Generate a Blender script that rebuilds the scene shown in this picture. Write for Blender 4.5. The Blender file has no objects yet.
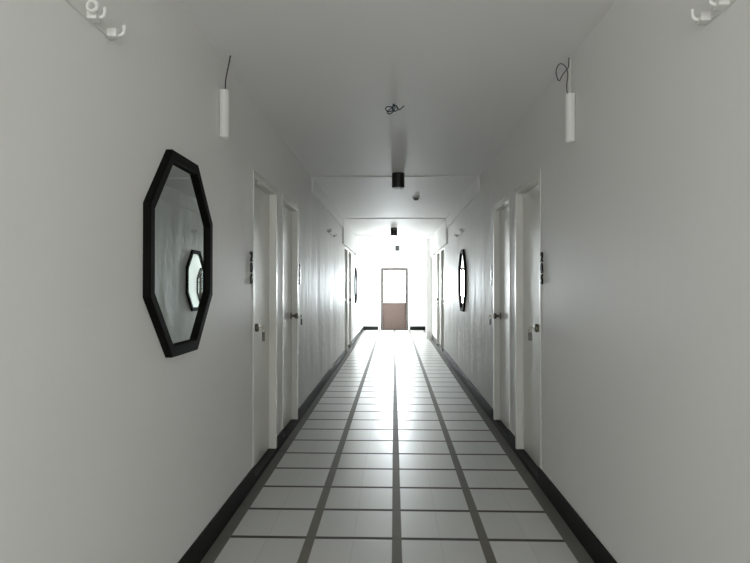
import bpy, bmesh, math, random
from mathutils import Vector, Matrix
PI = math.pi
sc = bpy.context.scene
C = sc.collection

# ---------------------------------------------------------------- camera
CAM_H = 1.31
cam = bpy.data.cameras.new('camera'); cam.sensor_fit = 'HORIZONTAL'; cam.sensor_width = 36.0
cam.lens = 36.0 * 607.0 / 750.0; cam.clip_start = 0.05; cam.clip_end = 200
camo = bpy.data.objects.new('camera', cam); C.objects.link(camo)
camo.location = (0, 0, CAM_H)
camo.rotation_euler = (PI / 2 + math.atan(5.5 / 607), 0, math.atan(19 / 607))
sc.camera = camo

# ---------------------------------------------------------------- world, daylight, exposure
w = bpy.data.worlds.new('overcast_sky'); sc.world = w; w.use_nodes = True
bg = w.node_tree.nodes['Background']
bg.inputs[0].default_value = (0.90, 0.96, 1.0, 1); bg.inputs[1].default_value = 4.0

def daylight(name, loc, rot, sx, sy, power, col):
    l = bpy.data.lights.new(name, 'AREA'); l.shape = 'RECTANGLE'; l.size = sx; l.size_y = sy
    l.energy = power; l.color = col
    o = bpy.data.objects.new(name, l); C.objects.link(o); o.location = loc; o.rotation_euler = rot
    return o
# outside the side window at the far end, outside the far door's glass, outside the window behind the camera
daylight('daylight_side_window', (1.40, 16.9, 1.30), (0, PI / 2, 0), 2.1, 2.3, 500, (0.93, 0.97, 1.0))
daylight('daylight_end_door', (0.014, 20.0, 1.35), (-PI / 2, 0, 0), 1.2, 1.3, 420, (0.93, 0.97, 1.0))
daylight('daylight_rear_window', (0.0, -2.75, 1.45), (PI / 2 + 0.42, 0, 0), 1.5, 1.6, 81, (1.0, 0.97, 0.925))

sc.view_settings.view_transform = 'Standard'; sc.view_settings.look = 'None'
sc.view_settings.gamma = 1; sc.view_settings.use_curve_mapping = False
sc.view_settings.exposure = 0.0
sc.cycles.use_denoising = True
sc.cycles.max_bounces = 16; sc.cycles.diffuse_bounces = 12; sc.cycles.glossy_bounces = 6
sc.cycles.transparent_max_bounces = 12
sc.cycles.sample_clamp_indirect = 8.0

# ---------------------------------------------------------------- helpers
def tag(o, label=None, cat=None, group=None, kind=None):
    if label: o['label'] = label
    if cat: o['category'] = cat
    if group: o['group'] = group
    if kind: o['kind'] = kind
    return o

def empty(name, loc, parent=None):
    o = bpy.data.objects.new(name, None); C.objects.link(o); o.location = loc; o.empty_display_size = 0.1
    if parent: o.parent = parent
    return o

def build(name, bm, mat, parent=None, smooth=False, loc=None):
    bmesh.ops.recalc_face_normals(bm, faces=bm.faces[:])
    me = bpy.data.meshes.new(name); bm.to_mesh(me); bm.free()
    if isinstance(mat, (list, tuple)):
        for m in mat: me.materials.append(m)
    else: me.materials.append(mat)
    if smooth:
        for p in me.polygons: p.use_smooth = True
        try: me.set_sharp_from_angle(angle=math.radians(35))
        except Exception: pass
    o = bpy.data.objects.new(name, me); C.objects.link(o)
    if parent: o.parent = parent
    if loc: o.location = loc
    return o

def box(bm, x0, x1, y0, y1, z0, z1, bev=0.0, mi=0):
    vs = [bm.verts.new((x, y, z)) for z in (z0, z1) for y in (y0, y1) for x in (x0, x1)]
    fs = [bm.faces.new([vs[i] for i in q]) for q in
          ((0, 2, 3, 1), (4, 5, 7, 6), (0, 1, 5, 4), (2, 6, 7, 3), (0, 4, 6, 2), (1, 3, 7, 5))]
    for f in fs: f.material_index = mi
    if bev > 0:
        es = list({e for f in fs for e in f.edges})
        r = bmesh.ops.bevel(bm, geom=es, offset=bev, segments=2, affect='EDGES', profile=0.6)
        for f in r['faces']: f.material_index = mi
    return fs

def lathe(bm, prof, axis='Z', origin=(0, 0, 0), n=32, mi=0):
    """prof = [(radius, height)] around axis; closed with caps where radius > 0."""
    O = Vector(origin); rings = []
    def P(r, hgt, a):
        c, s = math.cos(a) * r, math.sin(a) * r
        v = {'Z': (c, s, hgt), 'X': (hgt, c, s), 'Y': (c, hgt, s)}[axis]
        return O + Vector(v)
    for r, hh in prof:
        if r < 1e-6: rings.append([bm.verts.new(P(0, hh, 0))])
        else: rings.append([bm.verts.new(P(r, hh, 2 * PI * k / n)) for k in range(n)])
    for A, B in zip(rings, rings[1:]):
        for k in range(n):
            k2 = (k + 1) % n
            if len(A) == 1 and len(B) == 1: continue
            if len(A) == 1: f = bm.faces.new((A[0], B[k], B[k2]))
            elif len(B) == 1: f = bm.faces.new((A[k], A[k2], B[0]))
            else: f = bm.faces.new((A[k], A[k2], B[k2], B[k]))
            f.material_index = mi
    for R in (rings[0], rings[-1]):
        if len(R) > 1: bm.faces.new(R).material_index = mi

def spline(pts, sub=8):
    P = [Vector(p) for p in pts]; out = []
    for i in range(len(P) - 1):
        p0 = P[max(i - 1, 0)]; p1 = P[i]; p2 = P[i + 1]; p3 = P[min(i + 2, len(P) - 1)]
        for k in range(sub):
            t = k / sub
            out.append(0.5 * ((2 * p1) + (p2 - p0) * t + (2 * p0 - 5 * p1 + 4 * p2 - p3) * t * t + (3 * p1 - p0 - 3 * p2 + p3) * t ** 3))
    out.append(P[-1]); return out

def tube(bm, pts, r, n=8, sub=8, mi=0):
    P = spline(pts, sub) if sub else [Vector(p) for p in pts]
    rings = []; up = None
    for i, p in enumerate(P):
        d = (P[min(i + 1, len(P) - 1)] - P[max(i - 1, 0)]).normalized()
        if up is None:
            up = d.orthogonal().normalized()
        up = (up - d * up.dot(d)).normalized(); q = d.cross(up)
        rings.append([bm.verts.new(p + (up * math.cos(2 * PI * k / n) + q * math.sin(2 * PI * k / n)) * r) for k in range(n)])
    for A, B in zip(rings, rings[1:]):
        for k in range(n):
            bm.faces.new((A[k], A[(k + 1) % n], B[(k + 1) % n], B[k])).material_index = mi
    bm.faces.new(rings[0]).material_index = mi; bm.faces.new(rings[-1]).material_index = mi

# ---------------------------------------------------------------- materials
class N:
    def __init__(s, name):
        s.m = bpy.data.materials.new(name); s.m.use_nodes = True; s.t = s.m.node_tree
        s.b = s.t.nodes['Principled BSDF']; s.out = s.t.nodes['Material Output']
    def new(s, typ, **kw):
        n = s.t.nodes.new(typ)
        for k, v in kw.items(): setattr(n, k, v)
        return n
    def link(s, a, b): s.t.links.new(a, b)
    def val(s, k, v): s.b.inputs[k].default_value = v
    def math(s, op, a, b=None, c=None):
        n = s.new('ShaderNodeMath', operation=op)
        for i, v in enumerate((a, b, c)):
            if v is None: continue
            if isinstance(v, (int, float)): n.inputs[i].default_value = v
            else: s.link(v, n.inputs[i])
        return n.outputs[0]
    def mix(s, fac, a, b):
        n = s.new('ShaderNodeMix', data_type='RGBA')
        if isinstance(fac, (int, float)): n.inputs[0].default_value = fac
        else: s.link(fac, n.inputs[0])
        for sock, v in ((n.inputs[6], a), (n.inputs[7], b)):
            if isinstance(v, tuple): sock.default_value = (*v, 1)
            else: s.link(v, sock)
        return n.outputs[2]
    def noise(s, scale, mapping=(1, 1, 1), detail=3, rough=0.5):
        tc = s.new('ShaderNodeNewGeometry'); mp = s.new('ShaderNodeMapping')
        mp.inputs['Scale'].default_value = mapping
        s.link(tc.outputs['Position'], mp.inputs['Vector'])
        n = s.new('ShaderNodeTexNoise'); n.inputs['Scale'].default_value = scale
        n.inputs['Detail'].default_value = detail; n.inputs['Roughness'].default_value = rough
        s.link(mp.outputs[0], n.inputs['Vector']); return n.outputs['Fac']
    def bump(s, h, strength, dist=0.01):
        b = s.new('ShaderNodeBump'); b.inputs['Strength'].default_value = strength
        b.inputs['Distance'].default_value = dist; s.link(h, b.inputs['Height'])
        s.link(b.outputs[0], s.b.inputs['Normal']); return b

def simple(name, col, rough=0.5, metal=0.0, spec=0.5, var=0.06, scale=12.0, bump=0.05):
    m = N(name); f = m.noise(scale)
    dark = tuple(c * (1 - var) for c in col)
    m.link(m.mix(f, dark, col), m.b.inputs['Base Color'])
    m.val('Roughness', rough); m.val('Metallic', metal); m.val('Specular IOR Level', spec)
    if bump: m.bump(m.noise(scale * 8), bump, 0.002)
    return m.m

def wall_paint(name, col, rough, streak, var=0.03):
    m = N(name)
    big = m.noise(1.3, (1, 1, 0.6), 4)
    m.link(m.mix(big, tuple(c * (1 - var) for c in col), col), m.b.inputs['Base Color'])
    m.val('Roughness', rough); m.val('Specular IOR Level', 0.24)
    trowel = m.noise(1.0, (2.2, 2.2, 0.35), 3)       # long upright trowel waves
    patch = m.noise(5.0, (1, 1, 0.7), 3)
    fine = m.noise(140, (1, 1, 1), 2)
    # smoother plaster near the viewpoint, rougher trowel work past the second doors
    g = m.new('ShaderNodeNewGeometry'); sp = m.new('ShaderNodeSeparateXYZ'); m.link(g.outputs['Position'], sp.inputs[0])
    mr = m.new('ShaderNodeMapRange'); mr.inputs['From Min'].default_value = 4.8; mr.inputs['From Max'].default_value = 6.2
    mr.inputs['To Min'].default_value = 0.22; mr.inputs['To Max'].default_value = 1.0; m.link(sp.outputs[1], mr.inputs['Value'])
    amt = mr.outputs[0]
    h1 = m.math('MULTIPLY', m.math('MULTIPLY', trowel, streak), amt)
    h2 = m.math('MULTIPLY', m.math('MULTIPLY', patch, streak * 0.3), amt)
    h3 = m.math('MULTIPLY', fine, 0.012)
    m.bump(m.math('ADD', m.math('ADD', h1, h2), h3), 1.0, 0.02)
    return m.m

M_WALL = wall_paint('white_wall_paint', (0.832, 0.822, 0.808), 0.50, 1.6)
M_CEIL = wall_paint('white_ceiling_paint', (0.842, 0.832, 0.822), 0.60, 0.10)
M_DOOR = simple('cream_gloss_paint', (0.77, 0.76, 0.72), 0.22, 0, 0.5, 0.03, 3.0, 0.03)
M_FRAME = simple('cream_frame_paint', (0.76, 0.75, 0.71), 0.25, 0, 0.5, 0.03, 3.0, 0.03)
M_BLACK = simple('black_skirting_tile', (0.008, 0.009, 0.008), 0.5, 0, 0.15, 0.3, 6.0, 0.05)
M_BLKPAINT = simple('black_painted_wood', (0.006, 0.006, 0.005), 0.6, 0, 0.06, 0.3, 20.0, 0.05)
M_BLKMETAL = simple('black_powder_coat', (0.010, 0.010, 0.010), 0.45, 0, 0.4, 0.2, 30.0, 0.0)
M_WHITE = simple('white_plastic', (0.74, 0.74, 0.715), 0.45, 0, 0.5, 0.03, 20.0, 0.0)
M_STEEL = simple('tarnished_steel', (0.22, 0.20, 0.17), 0.28, 1.0, 0.5, 0.4, 40.0, 0.0)
M_BRASS = simple('dull_key_metal', (0.36, 0.33, 0.27), 0.35, 1.0, 0.5, 0.2, 40.0, 0.0)
M_TAG = simple('grey_plastic_tag', (0.15, 0.14, 0.13), 0.5, 0, 0.4, 0.1, 20.0, 0.0)
M_WIRE_D = simple('dark_wire', (0.03, 0.03, 0.035), 0.5, 0, 0.4, 0.1, 20.0, 0.0)
M_WIRE_B = simple('blue_green_wire', (0.006, 0.035, 0.05), 0.45, 0, 0.4, 0.2, 20.0, 0.0)
M_WIRE_W = simple('pale_cable', (0.62, 0.62, 0.58), 0.5, 0, 0.4, 0.1, 20.0, 0.0)
M_BROWN = simple('brown_end_door', (0.10, 0.072, 0.062), 0.7, 0, 0.1, 0.15, 6.0, 0.05)
M_BROWNF = simple('dark_brown_frame', (0.045, 0.038, 0.034), 0.8, 0, 0.05, 0.2, 8.0, 0.05)
M_LENS = simple('frosted_lens', (0.72, 0.72, 0.70), 0.25, 0, 0.5, 0.03, 20.0, 0.0)
M_DETECT = simple('grey_plastic_cover', (0.55, 0.55, 0.53), 0.4, 0, 0.5, 0.05, 20.0, 0.0)
M_DIGIT = simple('dark_number_plastic', (0.012, 0.012, 0.011), 0.5, 0, 0.1, 0.1, 20.0, 0.0)
M_DIGIT_S = simple('brushed_number_metal', (0.50, 0.50, 0.48), 0.3, 0.6, 0.5, 0.1, 20.0, 0.0)
M_CONC = simple('outside_concrete', (0.4, 0.4, 0.39), 0.8, 0, 0.3, 0.2, 3.0, 0.1)

def mirror_mat():
    m = N('mirror_glass'); f = m.noise(2.0)
    m.link(m.mix(f, (0.66, 0.70, 0.68), (0.68, 0.72, 0.70)), m.b.inputs['Base Color'])
    m.val('Metallic', 1.0); m.val('Roughness', 0.012); return m.m
M_MIRROR = mirror_mat()

def glass_mat():
    m = N('window_glass'); t = m.t
    tr = m.new('ShaderNodeBsdfTransparent'); tr.inputs[0].default_value = (0.95, 0.97, 0.97, 1)
    gl = m.new('ShaderNodeBsdfGlossy'); gl.inputs['Roughness'].default_value = 0.03
    fr = m.new('ShaderNodeFresnel'); fr.inputs[0].default_value = 1.45
    mx = m.new('ShaderNodeMixShader'); m.link(fr.outputs[0], mx.inputs[0])
    m.link(tr.outputs[0], mx.inputs[1]); m.link(gl.outputs[0], mx.inputs[2])
    m.link(mx.outputs[0], m.out.inputs[0]); return m.m
M_GLASS = glass_mat()

def floor_mat():
    m = N('floor_tiles'); g = m.new('ShaderNodeNewGeometry'); s = m.new('ShaderNodeSeparateXYZ')
    m.link(g.outputs['Position'], s.inputs[0]); X, Y = s.outputs[0], s.outputs[1]
    def comb(v, off, pitch, width, soft=0.0015):
        u = m.math('DIVIDE', m.math('SUBTRACT', v, off), pitch)
        d = m.math('MULTIPLY', m.math('ABSOLUTE', m.math('SUBTRACT', u, m.math('ROUND', u))), pitch)
        mr = m.new('ShaderNodeMapRange'); mr.inputs['From Min'].default_value = width / 2 - soft
        mr.inputs['From Max'].default_value = width / 2 + soft
        mr.inputs['To Min'].default_value = 1; mr.inputs['To Max'].default_value = 0
        m.link(d, mr.inputs['Value']); return mr.outputs[0]
    bands = comb(X, 0.014, 0.4505, 0.050, 0.002)            # long taupe strips
    rows = comb(Y, 3.174, 0.4025, 0.032, 0.002)             # dark joints across
    fine = comb(X, 0.014 + 0.22525, 0.4505, 0.0035, 0.001)  # hairline joint in each tile field
    edge_l = m.math('LESS_THAN', X, -0.856); edge_r = m.math('GREATER_THAN', X, 0.877)
    edge = m.math('MAXIMUM', edge_l, edge_r)
    inside = m.math('SUBTRACT', 1, edge)
    n1 = m.noise(3.0, (1, 1, 1), 4); n2 = m.noise(30, (1, 1, 1), 3)
    # per-tile tone
    cx = m.math('FLOOR', m.math('DIVIDE', m.math('SUBTRACT', X, 0.014), 0.22525))
    cy = m.math('FLOOR', m.math('DIVIDE', m.math('SUBTRACT', Y, 3.174), 0.4025))
    cv = m.new('ShaderNodeCombineXYZ'); m.link(cx, cv.inputs[0]); m.link(cy, cv.inputs[1])
    wn = m.new('ShaderNodeTexWhiteNoise', noise_dimensions='2D'); m.link(cv.outputs[0], wn.inputs['Vector'])
    tile = m.mix(wn.outputs['Value'], (0.60, 0.60, 0.585), (0.66, 0.66, 0.645))
    tile = m.mix(m.math('MULTIPLY', n1, 0.12), tile, (0.45, 0.45, 0.43))
    col = m.mix(m.math('MULTIPLY', fine, m.math('MULTIPLY', inside, 0.35)), tile, (0.30, 0.29, 0.28))
    joint = m.mix(n2, (0.065, 0.062, 0.055), (0.095, 0.090, 0.080))
    band = m.mix(n2, (0.135, 0.126, 0.105), (0.175, 0.163, 0.138))
    border = m.mix(n1, (0.13, 0.125, 0.112), (0.19, 0.182, 0.165))
    col = m.mix(m.math('MULTIPLY', rows, inside), col, joint)
    bin_ = m.math('MULTIPLY', bands, inside)
    col = m.mix(bin_, col, band)
    col = m.mix(edge, col, border)
    m.link(col, m.b.inputs['Base Color'])
    groove = m.math('MAXIMUM', m.math('MULTIPLY', rows, inside), m.math('MULTIPLY', bands, 0.8))
    groove = m.math('MAXIMUM', groove, m.math('MULTIPLY', edge, 0.8))
    r = m.new('ShaderNodeMapRange'); r.inputs['To Min'].default_value = 0.29; r.inputs['To Max'].default_value = 0.62
    m.link(groove, r.inputs['Value'])
    m.link(r.outputs[0], m.b.inputs['Roughness'])
    m.link(m.math('SUBTRACT', 0.42, m.math('MULTIPLY', groove, 0.34)), m.b.inputs['Specular IOR Level'])
    h = m.math('SUBTRACT', m.math('MULTIPLY', m.noise(4, (1, 1, 1), 2), 0.12), m.math('MULTIPLY', groove, 0.25))
    m.bump(h, 0.35, 0.01)
    return m.m
M_FLOOR = floor_mat()

# ---------------------------------------------------------------- shell
WL, WR = -0.930, 0.960          # wall faces
TH = 0.18
Y0, Y1 = -2.4, 18.5
L1, L2, L3, L4 = 2.55, 2.541, 2.529, 2.515
S1, S2, S3 = 6.80, 10.85, 14.2
HEAD = 2.085                    # top of door frames

def structure(o, label, cat): return tag(o, label, cat, None, 'structure')

bm = bmesh.new(); box(bm, WL - TH, WR + TH, Y0 - 0.1, Y1 + 0.12, -0.12, 0.0)
structure(build('floor', bm, M_FLOOR), 'pale tiled floor with long taupe strips and dark cross joints', 'floor')

bm = bmesh.new()
box(bm, WL - TH, WR + TH, Y0 - 0.1, S1, L1, 2.8)
box(bm, WL - TH, WR + TH, S1, S2, L2, 2.8)
box(bm, WL - TH, WR + TH, S2, S3, L3, 2.8)
box(bm, WL - TH, WR + TH, S3, Y1 + 0.12, L4, 2.8)
structure(build('ceiling', bm, M_CEIL), 'white painted ceiling that steps down a little along the corridor', 'ceiling')

LEFT_DOORS = [(3.975, 4.80), (5.03, 5.86), (11.35, 12.17), (12.40, 13.22)]
RIGHT_DOORS = [(4.000, 4.845), (5.06, 5.90), (11.65, 12.47), (12.78, 13.60)]
WIN = (15.75, 18.25, 0.35, 2.25)

def wall(name, side, openings, label):
    """openings: (y0, y1, z0, z1) holes."""
    x0, x1 = (WL - TH, WL) if side < 0 else (WR, WR + TH)
    bm = bmesh.new(); y = Y0
    for a, b, c, d in openings:
        box(bm, x0, x1, y, a, 0, 2.6)
        if c > 0: box(bm, x0, x1, a, b, 0, c)
        box(bm, x0, x1, a, b, d, 2.6)
        y = b
    box(bm, x0, x1, y, Y1, 0, 2.6)
    return structure(build(name, bm, M_WALL), label, 'wall')

wall('wall_left', -1, [(a, b, 0, HEAD) for a, b in LEFT_DOORS], 'white glossy painted wall on the left with four doors')
wall('wall_right', 1, [(a, b, 0, HEAD) for a, b in RIGHT_DOORS] + [WIN], 'white glossy painted wall on the right with four doors')

DX0, DX1, DH = -0.396, 0.425, 1.89
bm = bmesh.new()
box(bm, WL - TH, DX0, Y1, Y1 + 0.12, 0, 2.6); box(bm, DX1, WR + TH, Y1, Y1 + 0.12, 0, 2.6)
box(bm, DX0, DX1, Y1, Y1 + 0.12, DH, 2.6)
structure(build('wall_end', bm, M_WALL), 'bright white wall closing the far end of the corridor', 'wall')
bm = bmesh.new()
box(bm, WL - TH, -0.75, Y0 - 0.1, Y0, 0, 2.6); box(bm, 0.75, WR + TH, Y0 - 0.1, Y0, 0, 2.6)
box(bm, -0.75, 0.75, Y0 - 0.1, Y0, 0, 0.65); box(bm, -0.75, 0.75, Y0 - 0.1, Y0, 2.25, 2.6)
structure(build('wall_back', bm, M_WALL), 'white wall behind the viewpoint with a window', 'wall')

# dropped beam casings that thicken the upper walls
def casing(n, side, ya, yb, zb, zt, d, label):
    bm = bmesh.new()
    if side < 0: box(bm, WL, WL + d, ya, yb, zb, zt)
    else: box(bm, WR - d, WR, ya, yb, zb, zt)
    structure(build('trim_%d' % n, bm, M_WALL), label, 'trim')
casing(1, -1, S1, S2, 2.375, L2, 0.022, 'shallow white beam casing high on the left wall past the second door')
casing(2, 1, S1, S2, 2.365, L2, 0.026, 'shallow white beam casing high on the right wall above the mirror')
casing(3, -1, S2, S3, HEAD + 0.005, L3, 0.032, 'white beam casing over the far pair of left doors')
casing(4, 1, S2, S3, HEAD + 0.005, L3, 0.034, 'white beam casing over the far pair of right doors')
casing(5, -1, S3, Y1, 2.05, L4, 0.040, 'white beam casing on the left wall nearest the end wall')
casing(6, 1, S3, 15.3, 2.05, L4, 0.044, 'white beam casing on the right wall just before the pilaster')
bm = bmesh.new(); box(bm, 0.807, WR, 15.3, 15.55, 0, L4, 0.004)
structure(build('trim_7', bm, M_WALL), 'narrow white pilaster on the right near the end of the corridor', 'trim')

# skirting
SK = 0.008
def skirt(name, side, runs, label):
    bm = bmesh.new()
    for a, b in runs:
        if side < 0: box(bm, WL, WL + SK, a, b, 0, 0.125, 0.0015)
        else: box(bm, WR - SK, WR, a, b, 0, 0.125, 0.0015)
    structure(build(name, bm, M_BLACK), label, 'skirting')
def gaps(doors, start, end):
    r = []; y = start
    for a, b in doors: r.append((y, a + 0.046)); y = b
    r.append((y, end)); return r
skirt('baseboard_left', -1, gaps(LEFT_DOORS, Y0, Y1 - SK), 'black skirting along the left wall')
skirt('baseboard_right', 1, gaps(RIGHT_DOORS, Y0, 15.3) + [(15.55, Y1 - SK)], 'black skirting along the right wall')
bm = bmesh.new()
box(bm, WL, DX0 - 0.08, Y1 - SK, Y1, 0, 0.115, 0.0015); box(bm, DX1 + 0.06, WR, Y1 - SK, Y1, 0, 0.115, 0.0015)
structure(build('baseboard_end', bm, M_BLACK), 'dark skirting on the end wall either side of the brown door', 'skirting')

# ---------------------------------------------------------------- windows
r = empty('window_1', (WR + 0.09, (WIN[0] + WIN[1]) / 2, WIN[2]))
structure(r, 'wide side window at the far end flooding the corridor with daylight', 'window')
a = (WIN[1] - WIN[0]) / 2; hh = WIN[3] - WIN[2]
bm = bmesh.new()
for q in ((-a, -a + 0.05), (-0.025, 0.025), (a - 0.05, a)): box(bm, -0.03, 0.03, q[0], q[1], 0, hh, 0.003)
for q in ((0, 0.05), (hh - 0.05, hh)):
    box(bm, -0.03, 0.03, -a + 0.05, -0.025, q[0], q[1], 0.003); box(bm, -0.03, 0.03, 0.025, a - 0.05, q[0], q[1], 0.003)
build('window_frame', bm, M_WHITE, r)
bm = bmesh.new(); box(bm, -0.003, 0.003, -a + 0.05, -0.025, 0.05, hh - 0.05); box(bm, -0.003, 0.003, 0.025, a - 0.05, 0.05, hh - 0.05)
build('pane', bm, M_GLASS, r)
r = empty('window_2', (0, Y0 - 0.05, 0.65)); structure(r, 'window in the wall behind the viewpoint', 'window')
bm = bmesh.new()
for q in ((-0.75, -0.70), (-0.025, 0.025), (0.70, 0.75)): box(bm, q[0], q[1], -0.03, 0.03, 0, 1.6, 0.003)
for q in ((0, 0.05), (1.55, 1.6)):
    box(bm, -0.70, -0.025, -0.03, 0.03, q[0], q[1], 0.003); box(bm, 0.025, 0.70, -0.03, 0.03, q[0], q[1], 0.003)
build('window_frame', bm, M_WHITE, r)
bm = bmesh.new(); box(bm, -0.70, -0.025, -0.003, 0.003, 0.05, 1.55); box(bm, 0.025, 0.70, -0.003, 0.003, 0.05, 1.55)
build('pane', bm, M_GLASS, r)

# ---------------------------------------------------------------- side doors
def side_door(n, side, ya, yb, latch_near, label):
    """opening ya..yb in the wall; local x points from the wall face into the wall."""
    xf = WL if side < 0 else WR; sx = -side      # sx: direction towards the corridor
    r = empty('door_%d' % n, (xf, (ya + yb) / 2, 0)); structure(r, label, 'door')
    hw = (yb - ya) / 2; F = 0.048; PR = 0.004; SILL = 0.040; REC = 0.052
    def bx(bm, d0, d1, y0, y1, z0, z1, bev=0): # d: distance out of the wall face (negative = recessed)
        xa, xb = sorted((sx * d0, sx * d1)); box(bm, xa, xb, y0, y1, z0, z1, bev)
    bm = bmesh.new()
    bx(bm, -0.16, PR, -hw, -hw + F, SILL, HEAD, 0.003)
    bx(bm, -0.16, PR, hw - F, hw, SILL, HEAD, 0.003)
    bx(bm, -0.16, PR, -hw + F, hw - F, HEAD - F, HEAD, 0.003)
    # rebate stop behind the leaf
    bx(bm, -0.16, -REC - 0.045, -hw + F, -hw + F + 0.012, SILL, HEAD - F)
    bx(bm, -0.16, -REC - 0.045, hw - F - 0.012, hw - F, SILL, HEAD - F)
    build('door_frame', bm, M_FRAME, r)
    bm = bmesh.new(); bx(bm, -0.16, SK - 0.001, -hw + F, hw, 0.0, SILL, 0.0015); build('threshold', bm, M_BLACK, r)
    bm = bmesh.new(); bx(bm, -REC - 0.04, -REC, -hw + F + 0.003, hw - F - 0.003, SILL + 0.004, HEAD - F - 0.004, 0.004)
    leaf = build('door_leaf', bm, M_DOOR, r)
    ky = (-hw + F + 0.055) if latch_near else (hw - F - 0.055); kz = 1.035
    # round knob on a rosette
    bm = bmesh.new(); o = (sx * -REC, ky, kz)
    s = sx
    lathe(bm, [(0.034, 0), (0.034, s * 0.004), (0.029, s * 0.009), (0.013, s * 0.011), (0.011, s * 0.030), (0.017, s * 0.038),
               (0.026, s * 0.046), (0.029, s * 0.056), (0.027, s * 0.066), (0.019, s * 0.071), (0.0, s * 0.072)], 'X', o, 28)
    kn = build('door_knob', bm, M_STEEL, leaf, True)
    bm = bmesh.new()
    lathe(bm, [(0.010, s * 0.0715), (0.010, s * 0.0745), (0.0, s * 0.0745)], 'X', o, 18)
    build('keyhole', bm, M_BRASS, kn, True) if False else bm.free()
    # hinges on the other side
    hy = (hw - F - 0.006) if latch_near else (-hw + F + 0.006)
    for hz in (0.25, 1.05, 1.85):
        bm = bmesh.new(); lathe(bm, [(0.006, -0.045), (0.006, 0.045)], 'Z', (sx * (-REC + 0.004), hy, hz), 12)
        build('hinge', bm, M_FRAME, leaf, True)
    return (xf + sx * (-REC + 0.072), (ya + yb) / 2 + ky, kz, sx)

knobs = []
LT = ['nearest left door, cream gloss, knob and key at its near edge', 'second left door, cream gloss, knob at its far edge',
      'third left door, first of the distant pair on the left', 'fourth left door, farthest on the left wall']
RT = ['nearest right door, cream gloss, knob and key at its near edge', 'second right door, cream gloss, knob at its far edge',
      'third right door, first of the distant pair on the right', 'fourth right door, farthest on the right wall']
for i, (a_, b_) in enumerate(LEFT_DOORS): knobs.append(side_door(i + 1, -1, a_, b_, i % 2 == 0, LT[i]))
for i, (a_, b_) in enumerate(RIGHT_DOORS): knobs.append(side_door(i + 5, 1, a_, b_, i % 2 == 0, RT[i]))

# ---------------------------------------------------------------- end door
r = empty('door_9', ((DX0 + DX1) / 2, Y1 + 0.04, 0)); structure(r, 'brown end door with a bright glass upper half and solid lower panel', 'door')
hw = (DX1 - DX0) / 2
bm = bmesh.new()
box(bm, -hw, -hw + 0.045, -0.05, 0.05, 0, DH, 0.004); box(bm, hw - 0.045, hw, -0.05, 0.05, 0, DH, 0.004)
box(bm, -hw + 0.045, hw - 0.045, -0.05, 0.05, DH - 0.045, DH, 0.004)
build('door_frame', bm, M_BROWNF, r)
bm = bmesh.new()
i0 = hw - 0.047
box(bm, -i0, -i0 + 0.03, -0.02, 0.02, 0.012, DH - 0.047, 0.003); box(bm, i0 - 0.03, i0, -0.02, 0.02, 0.012, DH - 0.047, 0.003)
box(bm, -i0 + 0.03, i0 - 0.03, -0.02, 0.02, DH - 0.075, DH - 0.047, 0.003)
box(bm, -i0 + 0.03, i0 - 0.03, -0.02, 0.02, 0.79, 0.83, 0.003)
box(bm, -i0 + 0.03, i0 - 0.03, -0.02, 0.02, 0.012, 0.07, 0.003)
box(bm, -i0 + 0.03, i0 - 0.03, -0.008, 0.008, 0.07, 0.79)
leaf = build('door_leaf', bm, M_BROWN, r)
bm = bmesh.new(); box(bm, -i0 + 0.03, i0 - 0.03, -0.003, 0.003, 0.83, DH - 0.075); build('pane', bm, M_GLASS, leaf)
bm = bmesh.new(); box(bm, -hw, hw, -0.05, 0.05, 0.0, 0.010, 0.002); build('threshold', bm, M_BROWNF, r)

# ---------------------------------------------------------------- octagonal mirrors
def octagon(R):  # R: half width across flats
    c = R * math.tan(PI / 8)
    q = 0.908   # a little narrower than tall
    return [(p * q, z) for p, z in ((-R, -c), (-R, c), (-c, R), (c, R), (R, c), (R, -c), (c, -R), (-c, -R))]
def mirror(side, y, z, label):
    xf = WL if side < 0 else WR; sx = -side
    r = empty('octagonal_mirror', (xf, y, z)); tag(r, label, 'mirror', 'octagonal mirrors along the corridor')
    # frame profile: (half width across flats, distance out of the wall)
    prof = [(0.425, 0.0), (0.425, 0.026), (0.421, 0.030), (0.382, 0.030), (0.378, 0.026), (0.372, 0.011), (0.372, 0.0)]
    bm = bmesh.new(); rings = []
    for R, d in prof: rings.append([bm.verts.new((sx * d, p, q)) for p, q in octagon(R)])
    for A, B in zip(rings, rings[1:] + rings[:1]):
        for k in range(8): bm.faces.new((A[k], A[(k + 1) % 8], B[(k + 1) % 8], B[k]))
    build('frame', bm, M_BLKPAINT, r)
    bm = bmesh.new()
    A = [bm.verts.new((sx * 0.003, p, q)) for p, q in octagon(0.3725)]; B = [bm.verts.new((sx * 0.012, p, q)) for p, q in octagon(0.3725)]
    bm.faces.new(A); bm.faces.new(B)
    for k in range(8): bm.faces.new((A[k], A[(k + 1) % 8], B[(k + 1) % 8], B[k]))
    build('mirror_glass', bm, M_MIRROR, r)
    return r
mirror(-1, 2.605, 1.447, 'large black framed octagonal mirror on the near left wall before the doors')
mirror(1, 8.45, 1.400, 'black framed octagonal mirror on the right wall between the two pairs of doors')
mirror(-1, 14.6, 1.345, 'small looking distant black octagonal mirror on the left wall past the far doors')

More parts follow.
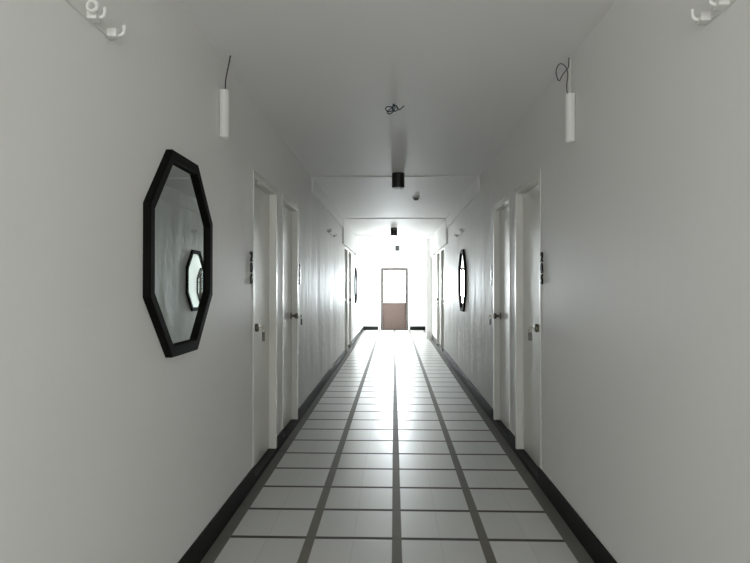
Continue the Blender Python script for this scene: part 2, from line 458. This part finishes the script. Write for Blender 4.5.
# ---------------------------------------------------------------- white cylinder wall lights hanging from wires
def wall_cylinder(side, y, z, label, wires):
    xf = WL if side < 0 else WR; sx = -side
    r = empty('cylinder_wall_light', (xf, y, z)); tag(r, label, 'wall light', 'white cylinder wall lights')
    bm = bmesh.new()
    lathe(bm, [(0.021, 0.02), (0.0245, 0.0), (0.0265, 0.0), (0.0265, 0.252), (0.0245, 0.252), (0.021, 0.235)], 'Z', (sx * 0.028, 0, 0), 32)
    body = build('lamp_body', bm, M_WHITE, r, True)
    bm = bmesh.new(); lathe(bm, [(0.0, 0.236), (0.0213, 0.236), (0.0213, 0.240), (0.0, 0.240)], 'Z', (sx * 0.028, 0, 0), 24)
    build('end_cap', bm, M_WHITE, r, True)
    for mat, rad, pts in wires:
        bm = bmesh.new(); tube(bm, [(sx * a, b, c) for a, b, c in pts], rad, 8)
        build('wire', bm, mat, r, True)
wall_cylinder(-1, 3.195, 2.104, 'white cylinder wall light on the left, hung from one thin dark wire',
    [(M_WIRE_D, 0.0035, [(0.034, 0.0, 0.25), (0.034, 0.0, 0.30), (0.040, 0.012, 0.36), (0.048, 0.02, 0.41), (0.054, 0.020, 0.4455)])])
wall_cylinder(1, 3.235, 2.078, 'white cylinder wall light on the right, with pale cable and looped wire above',
    [(M_WIRE_W, 0.0055, [(0.030, 0.0, 0.25), (0.029, 0.004, 0.32), (0.027, 0.0, 0.38), (0.026, 0.0, 0.4455)]),
     (M_WIRE_D, 0.0025, [(0.042, 0.0, 0.25), (0.046, 0.0, 0.30), (0.040, 0, 0.36), (0.052, 0.0, 0.40), (0.080, 0.0, 0.415), (0.100, 0.0, 0.385), (0.098, 0, 0.35),
                        (0.085, 0.0, 0.325), (0.070, 0.0, 0.352), (0.050, 0.0, 0.378), (0.036, 0.0, 0.400), (0.034, 0, 0.4455)])])

# ---------------------------------------------------------------- bare lamp holders over the mirrors
def lamp_holder(side, ys, z, label):
    xf = WL if side < 0 else WR; sx = -side
    y0 = ys[0]
    r = empty('lamp_holder_rail', (xf, y0, z)); tag(r, label, 'lamp holder', 'bare white lamp holders on the walls')
    L = ys[-1] - y0
    bm = bmesh.new(); box(bm, *sorted((0.0, sx * 0.010)), -0.05, L + 0.03, -0.016, 0.016, 0.002)
    build('back_rail', bm, M_WHITE, r)
    for k, y in enumerate(ys):
        d = y - y0
        bm = bmesh.new()
        box(bm, *sorted((sx * 0.008, sx * 0.040)), d - 0.018, d + 0.018, -0.020, 0.008, 0.005)
        # curled spring clip rising from the holder
        tube(bm, [(sx * 0.038, d, -0.010), (sx * 0.046, d, -0.010), (sx * 0.054, d, -0.004), (sx * 0.057, d, 0.008), (sx * 0.056, d, 0.020)], 0.005, 8)
        s_ = build('socket', bm, M_WHITE, r, True)
        if k < len(ys) - 1:
            bm = bmesh.new(); pts = []
            for j in range(17):
                t = j / 16 * 2 * PI; pts.append((sx * (0.036 + 0.015 * math.cos(t)), d - 0.035, 0.008 + 0.015 * math.sin(t)))
            tube(bm, pts, 0.0055, 8, 1); build('ring_clip', bm, M_WHITE, r, True)
lamp_holder(-1, [1.45, 1.80, 1.93], 2.135, 'white bare lamp holder on the near left wall above the large mirror')
lamp_holder(1, [1.50, 1.76, 1.86], 2.130, 'white bare lamp holder on the near right wall at the top of the view')
lamp_holder(1, [8.35, 9.10], 2.085, 'white bare lamp holder above the octagonal mirror on the right wall')
lamp_holder(-1, [8.45, 9.20], 2.095, 'white bare lamp holder on the middle of the left wall between door pairs')

# ---------------------------------------------------------------- ceiling downlights
def downlight(x, y, z, label):
    r = empty('ceiling_downlight', (x, y, z)); tag(r, label, 'ceiling light', 'black cylinder ceiling lights')
    bm = bmesh.new()
    lathe(bm, [(0.058, 0.0), (0.068, -0.004), (0.068, -0.155), (0.064, -0.160), (0.056, -0.160), (0.054, -0.150)], 'Z', (0, 0, 0), 40)
    build('housing', bm, M_BLKMETAL, r, True)
    bm = bmesh.new()
    lathe(bm, [(0.0565, -0.1605), (0.062, -0.164), (0.058, -0.170), (0.046, -0.167), (0.042, -0.1605)], 'Z', (0, 0, 0), 40)
    build('trim_ring', bm, M_WHITE, r, True)
    bm = bmesh.new(); lathe(bm, [(0.042, -0.1605), (0.036, -0.166), (0.018, -0.170), (0.0, -0.171)], 'Z', (0, 0, 0), 32)
    build('lens', bm, M_LENS, r, True)
downlight(0.046, 6.60, L1, 'nearest black cylinder downlight on the ceiling, largest of three')
downlight(0.0, 12.5, L3, 'middle black cylinder downlight on the ceiling')
downlight(0.10, 17.6, L4, 'farthest black cylinder downlight, small against the bright end wall')

# smoke detector
r = empty('smoke_detector', (0.30, 8.28, L2)); tag(r, 'small round grey smoke detector on the ceiling beyond the nearest downlight', 'smoke detector')
bm = bmesh.new(); lathe(bm, [(0.052, 0), (0.052, -0.012), (0.046, -0.020), (0.040, -0.022)], 'Z', (0, 0, 0), 32)
build('base', bm, M_DETECT, r, True)
bm = bmesh.new(); lathe(bm, [(0.040, -0.022), (0.034, -0.040), (0.024, -0.048), (0.0, -0.050)], 'Z', (0, 0, 0), 32)
build('sensor_cap', bm, M_TAG, r, True)

# coiled wires hanging from the ceiling
bm = bmesh.new(); r3 = 0.0036
def loop(cx, cz, rx, rz, ph, turns, y=0.0):
    n = int(14 * turns); return [(cx + rx * math.cos(ph + 2 * PI * j / 14), y + 0.008 * math.sin(j * .9), cz + rz * math.sin(ph + 2 * PI * j / 14)) for j in range(n + 1)]
pts = [(-0.005, 0, 0.0), (-0.006, 0, -0.012)] + loop(-0.030, -0.034, 0.026, 0.017, 0.6, 2.1) + loop(0.008, -0.032, 0.018, 0.020, 2.6, 1.8) + [(0.035, 0, -0.040), (0.058, 0, -0.024), (0.070, 0, -0.014)]
tube(bm, pts, r3, 8, 3)
tube(bm, [(0.002, 0.0, 0.0), (-0.01, 0.01, -0.02), (-0.045, 0.012, -0.05), (-0.03, 0.01, -0.066), (-0.008, 0, -0.055), (0.008, -0.005, -0.030), (0.0, 0, -0.012)], r3, 8, 6)
wo = build('ceiling_wires', bm, M_WIRE_B, None, True, (0.0, 4.1, L1))
tag(wo, 'loose knot of blue green wires coming out of the ceiling', 'wires')

# ---------------------------------------------------------------- room numbers on the wall beside the doors
def digits(side, y, chars, zc, mat, label, flip):
    xf = WL if side < 0 else WR; sx = -side
    r = empty('room_number', (xf, y, zc)); tag(r, label, 'room number', 'room numbers beside the doors')
    for k, ch in enumerate(chars):
        cu = bpy.data.curves.new('digit', 'FONT'); cu.body = ch; cu.size = 0.088; cu.extrude = 0.005; cu.align_x = 'CENTER'; cu.align_y = 'CENTER'
        cu.offset = 0.002; cu.resolution_u = 3
        tmp = bpy.data.objects.new('digit_source', cu); C.objects.link(tmp)
        bpy.context.view_layer.update()
        dg = bpy.context.evaluated_depsgraph_get()
        me = bpy.data.meshes.new_from_object(tmp.evaluated_get(dg)); bpy.data.objects.remove(tmp)
        # text lies in its XY plane facing +Z: stand it on the wall facing the corridor
        rot = Matrix(((0, 0, sx), (sx, 0, 0), (0, 1, 0))).to_4x4()
        me.transform(Matrix.Translation((sx * 0.0055, 0, 0.072 - 0.072 * k)) @ rot)
        me.materials.clear(); me.materials.append(mat)
        o = bpy.data.objects.new('digit', me); C.objects.link(o); o.parent = r
digits(-1, 3.915, '206', 1.432, M_DIGIT, 'three dark digits stacked upright on the wall before the nearest left door', 0)
digits(1, 3.955, '205', 1.428, M_DIGIT, 'three dark digits stacked upright on the wall before the nearest right door', 0)
digits(-1, 5.94, '208', 1.432, M_DIGIT_S, 'three stacked digits on the wall just past the second left door', 0)
digits(1, 5.98, '207', 1.428, M_DIGIT_S, 'three stacked digits on the wall just past the second right door', 0)

# ---------------------------------------------------------------- keys left in the near door knobs
def keys(kn, tagsize, swing, label):
    x, y, z, s = kn
    r = empty('key_ring', (x, y, z)); tag(r, label, 'keys', 'keys hanging from the door knobs')
    bm = bmesh.new()
    lathe(bm, [(0.0, s * 0.0), (0.0022, s * 0.0005), (0.0022, s * 0.016)], 'X', (0, 0, 0), 8)
    lathe(bm, [(0.0, -0.0011), (0.011, -0.0011), (0.011, 0.0011), (0.0, 0.0011)], 'Y', (s * 0.026, 0, 0), 20)
    build('key', bm, M_BRASS, r, True)
    bm = bmesh.new(); pts = [(s * 0.028 + 0.013 * math.cos(2 * PI * j / 16), swing * 0.4, -0.018 + 0.013 * math.sin(2 * PI * j / 16)) for j in range(17)]
    tube(bm, pts, 0.0013, 6, 1); build('ring', bm, M_STEEL, r, True)
    bm = bmesh.new()
    w_, h_ = tagsize
    z1 = -0.031; z0 = z1 - h_
    xs = s * 0.028
    for xa, xb, za, zb in ((xs - w_ / 2, xs + w_ / 2, z0, z0 + 0.007), (xs - w_ / 2, xs + w_ / 2, z1 - 0.014, z1),
                           (xs - w_ / 2, xs - w_ / 2 + 0.005, z0 + 0.007, z1 - 0.014), (xs + w_ / 2 - 0.005, xs + w_ / 2, z0 + 0.007, z1 - 0.014)):
        box(bm, xa, xb, -0.002 + swing, 0.002 + swing, za, zb, 0.0008)
    box(bm, xs - w_ / 2 + 0.004, xs + w_ / 2 - 0.004, -0.001 + swing, 0.001 + swing, z0 + 0.006, z1 - 0.013)
    build('key_tag', bm, M_TAG, r)
keys(knobs[0], (0.020, 0.060), 0.0, 'keys with a slim tag hanging from the nearest left door knob')
keys(knobs[4], (0.026, 0.052), 0.0, 'keys with a broad tag hanging from the nearest right door knob')
keys(knobs[1], (0.014, 0.055), 0.0, 'keys with a narrow tag hanging from the second left door knob')
keys(knobs[5], (0.014, 0.055), 0.0, 'keys with a narrow tag hanging from the second right door knob')
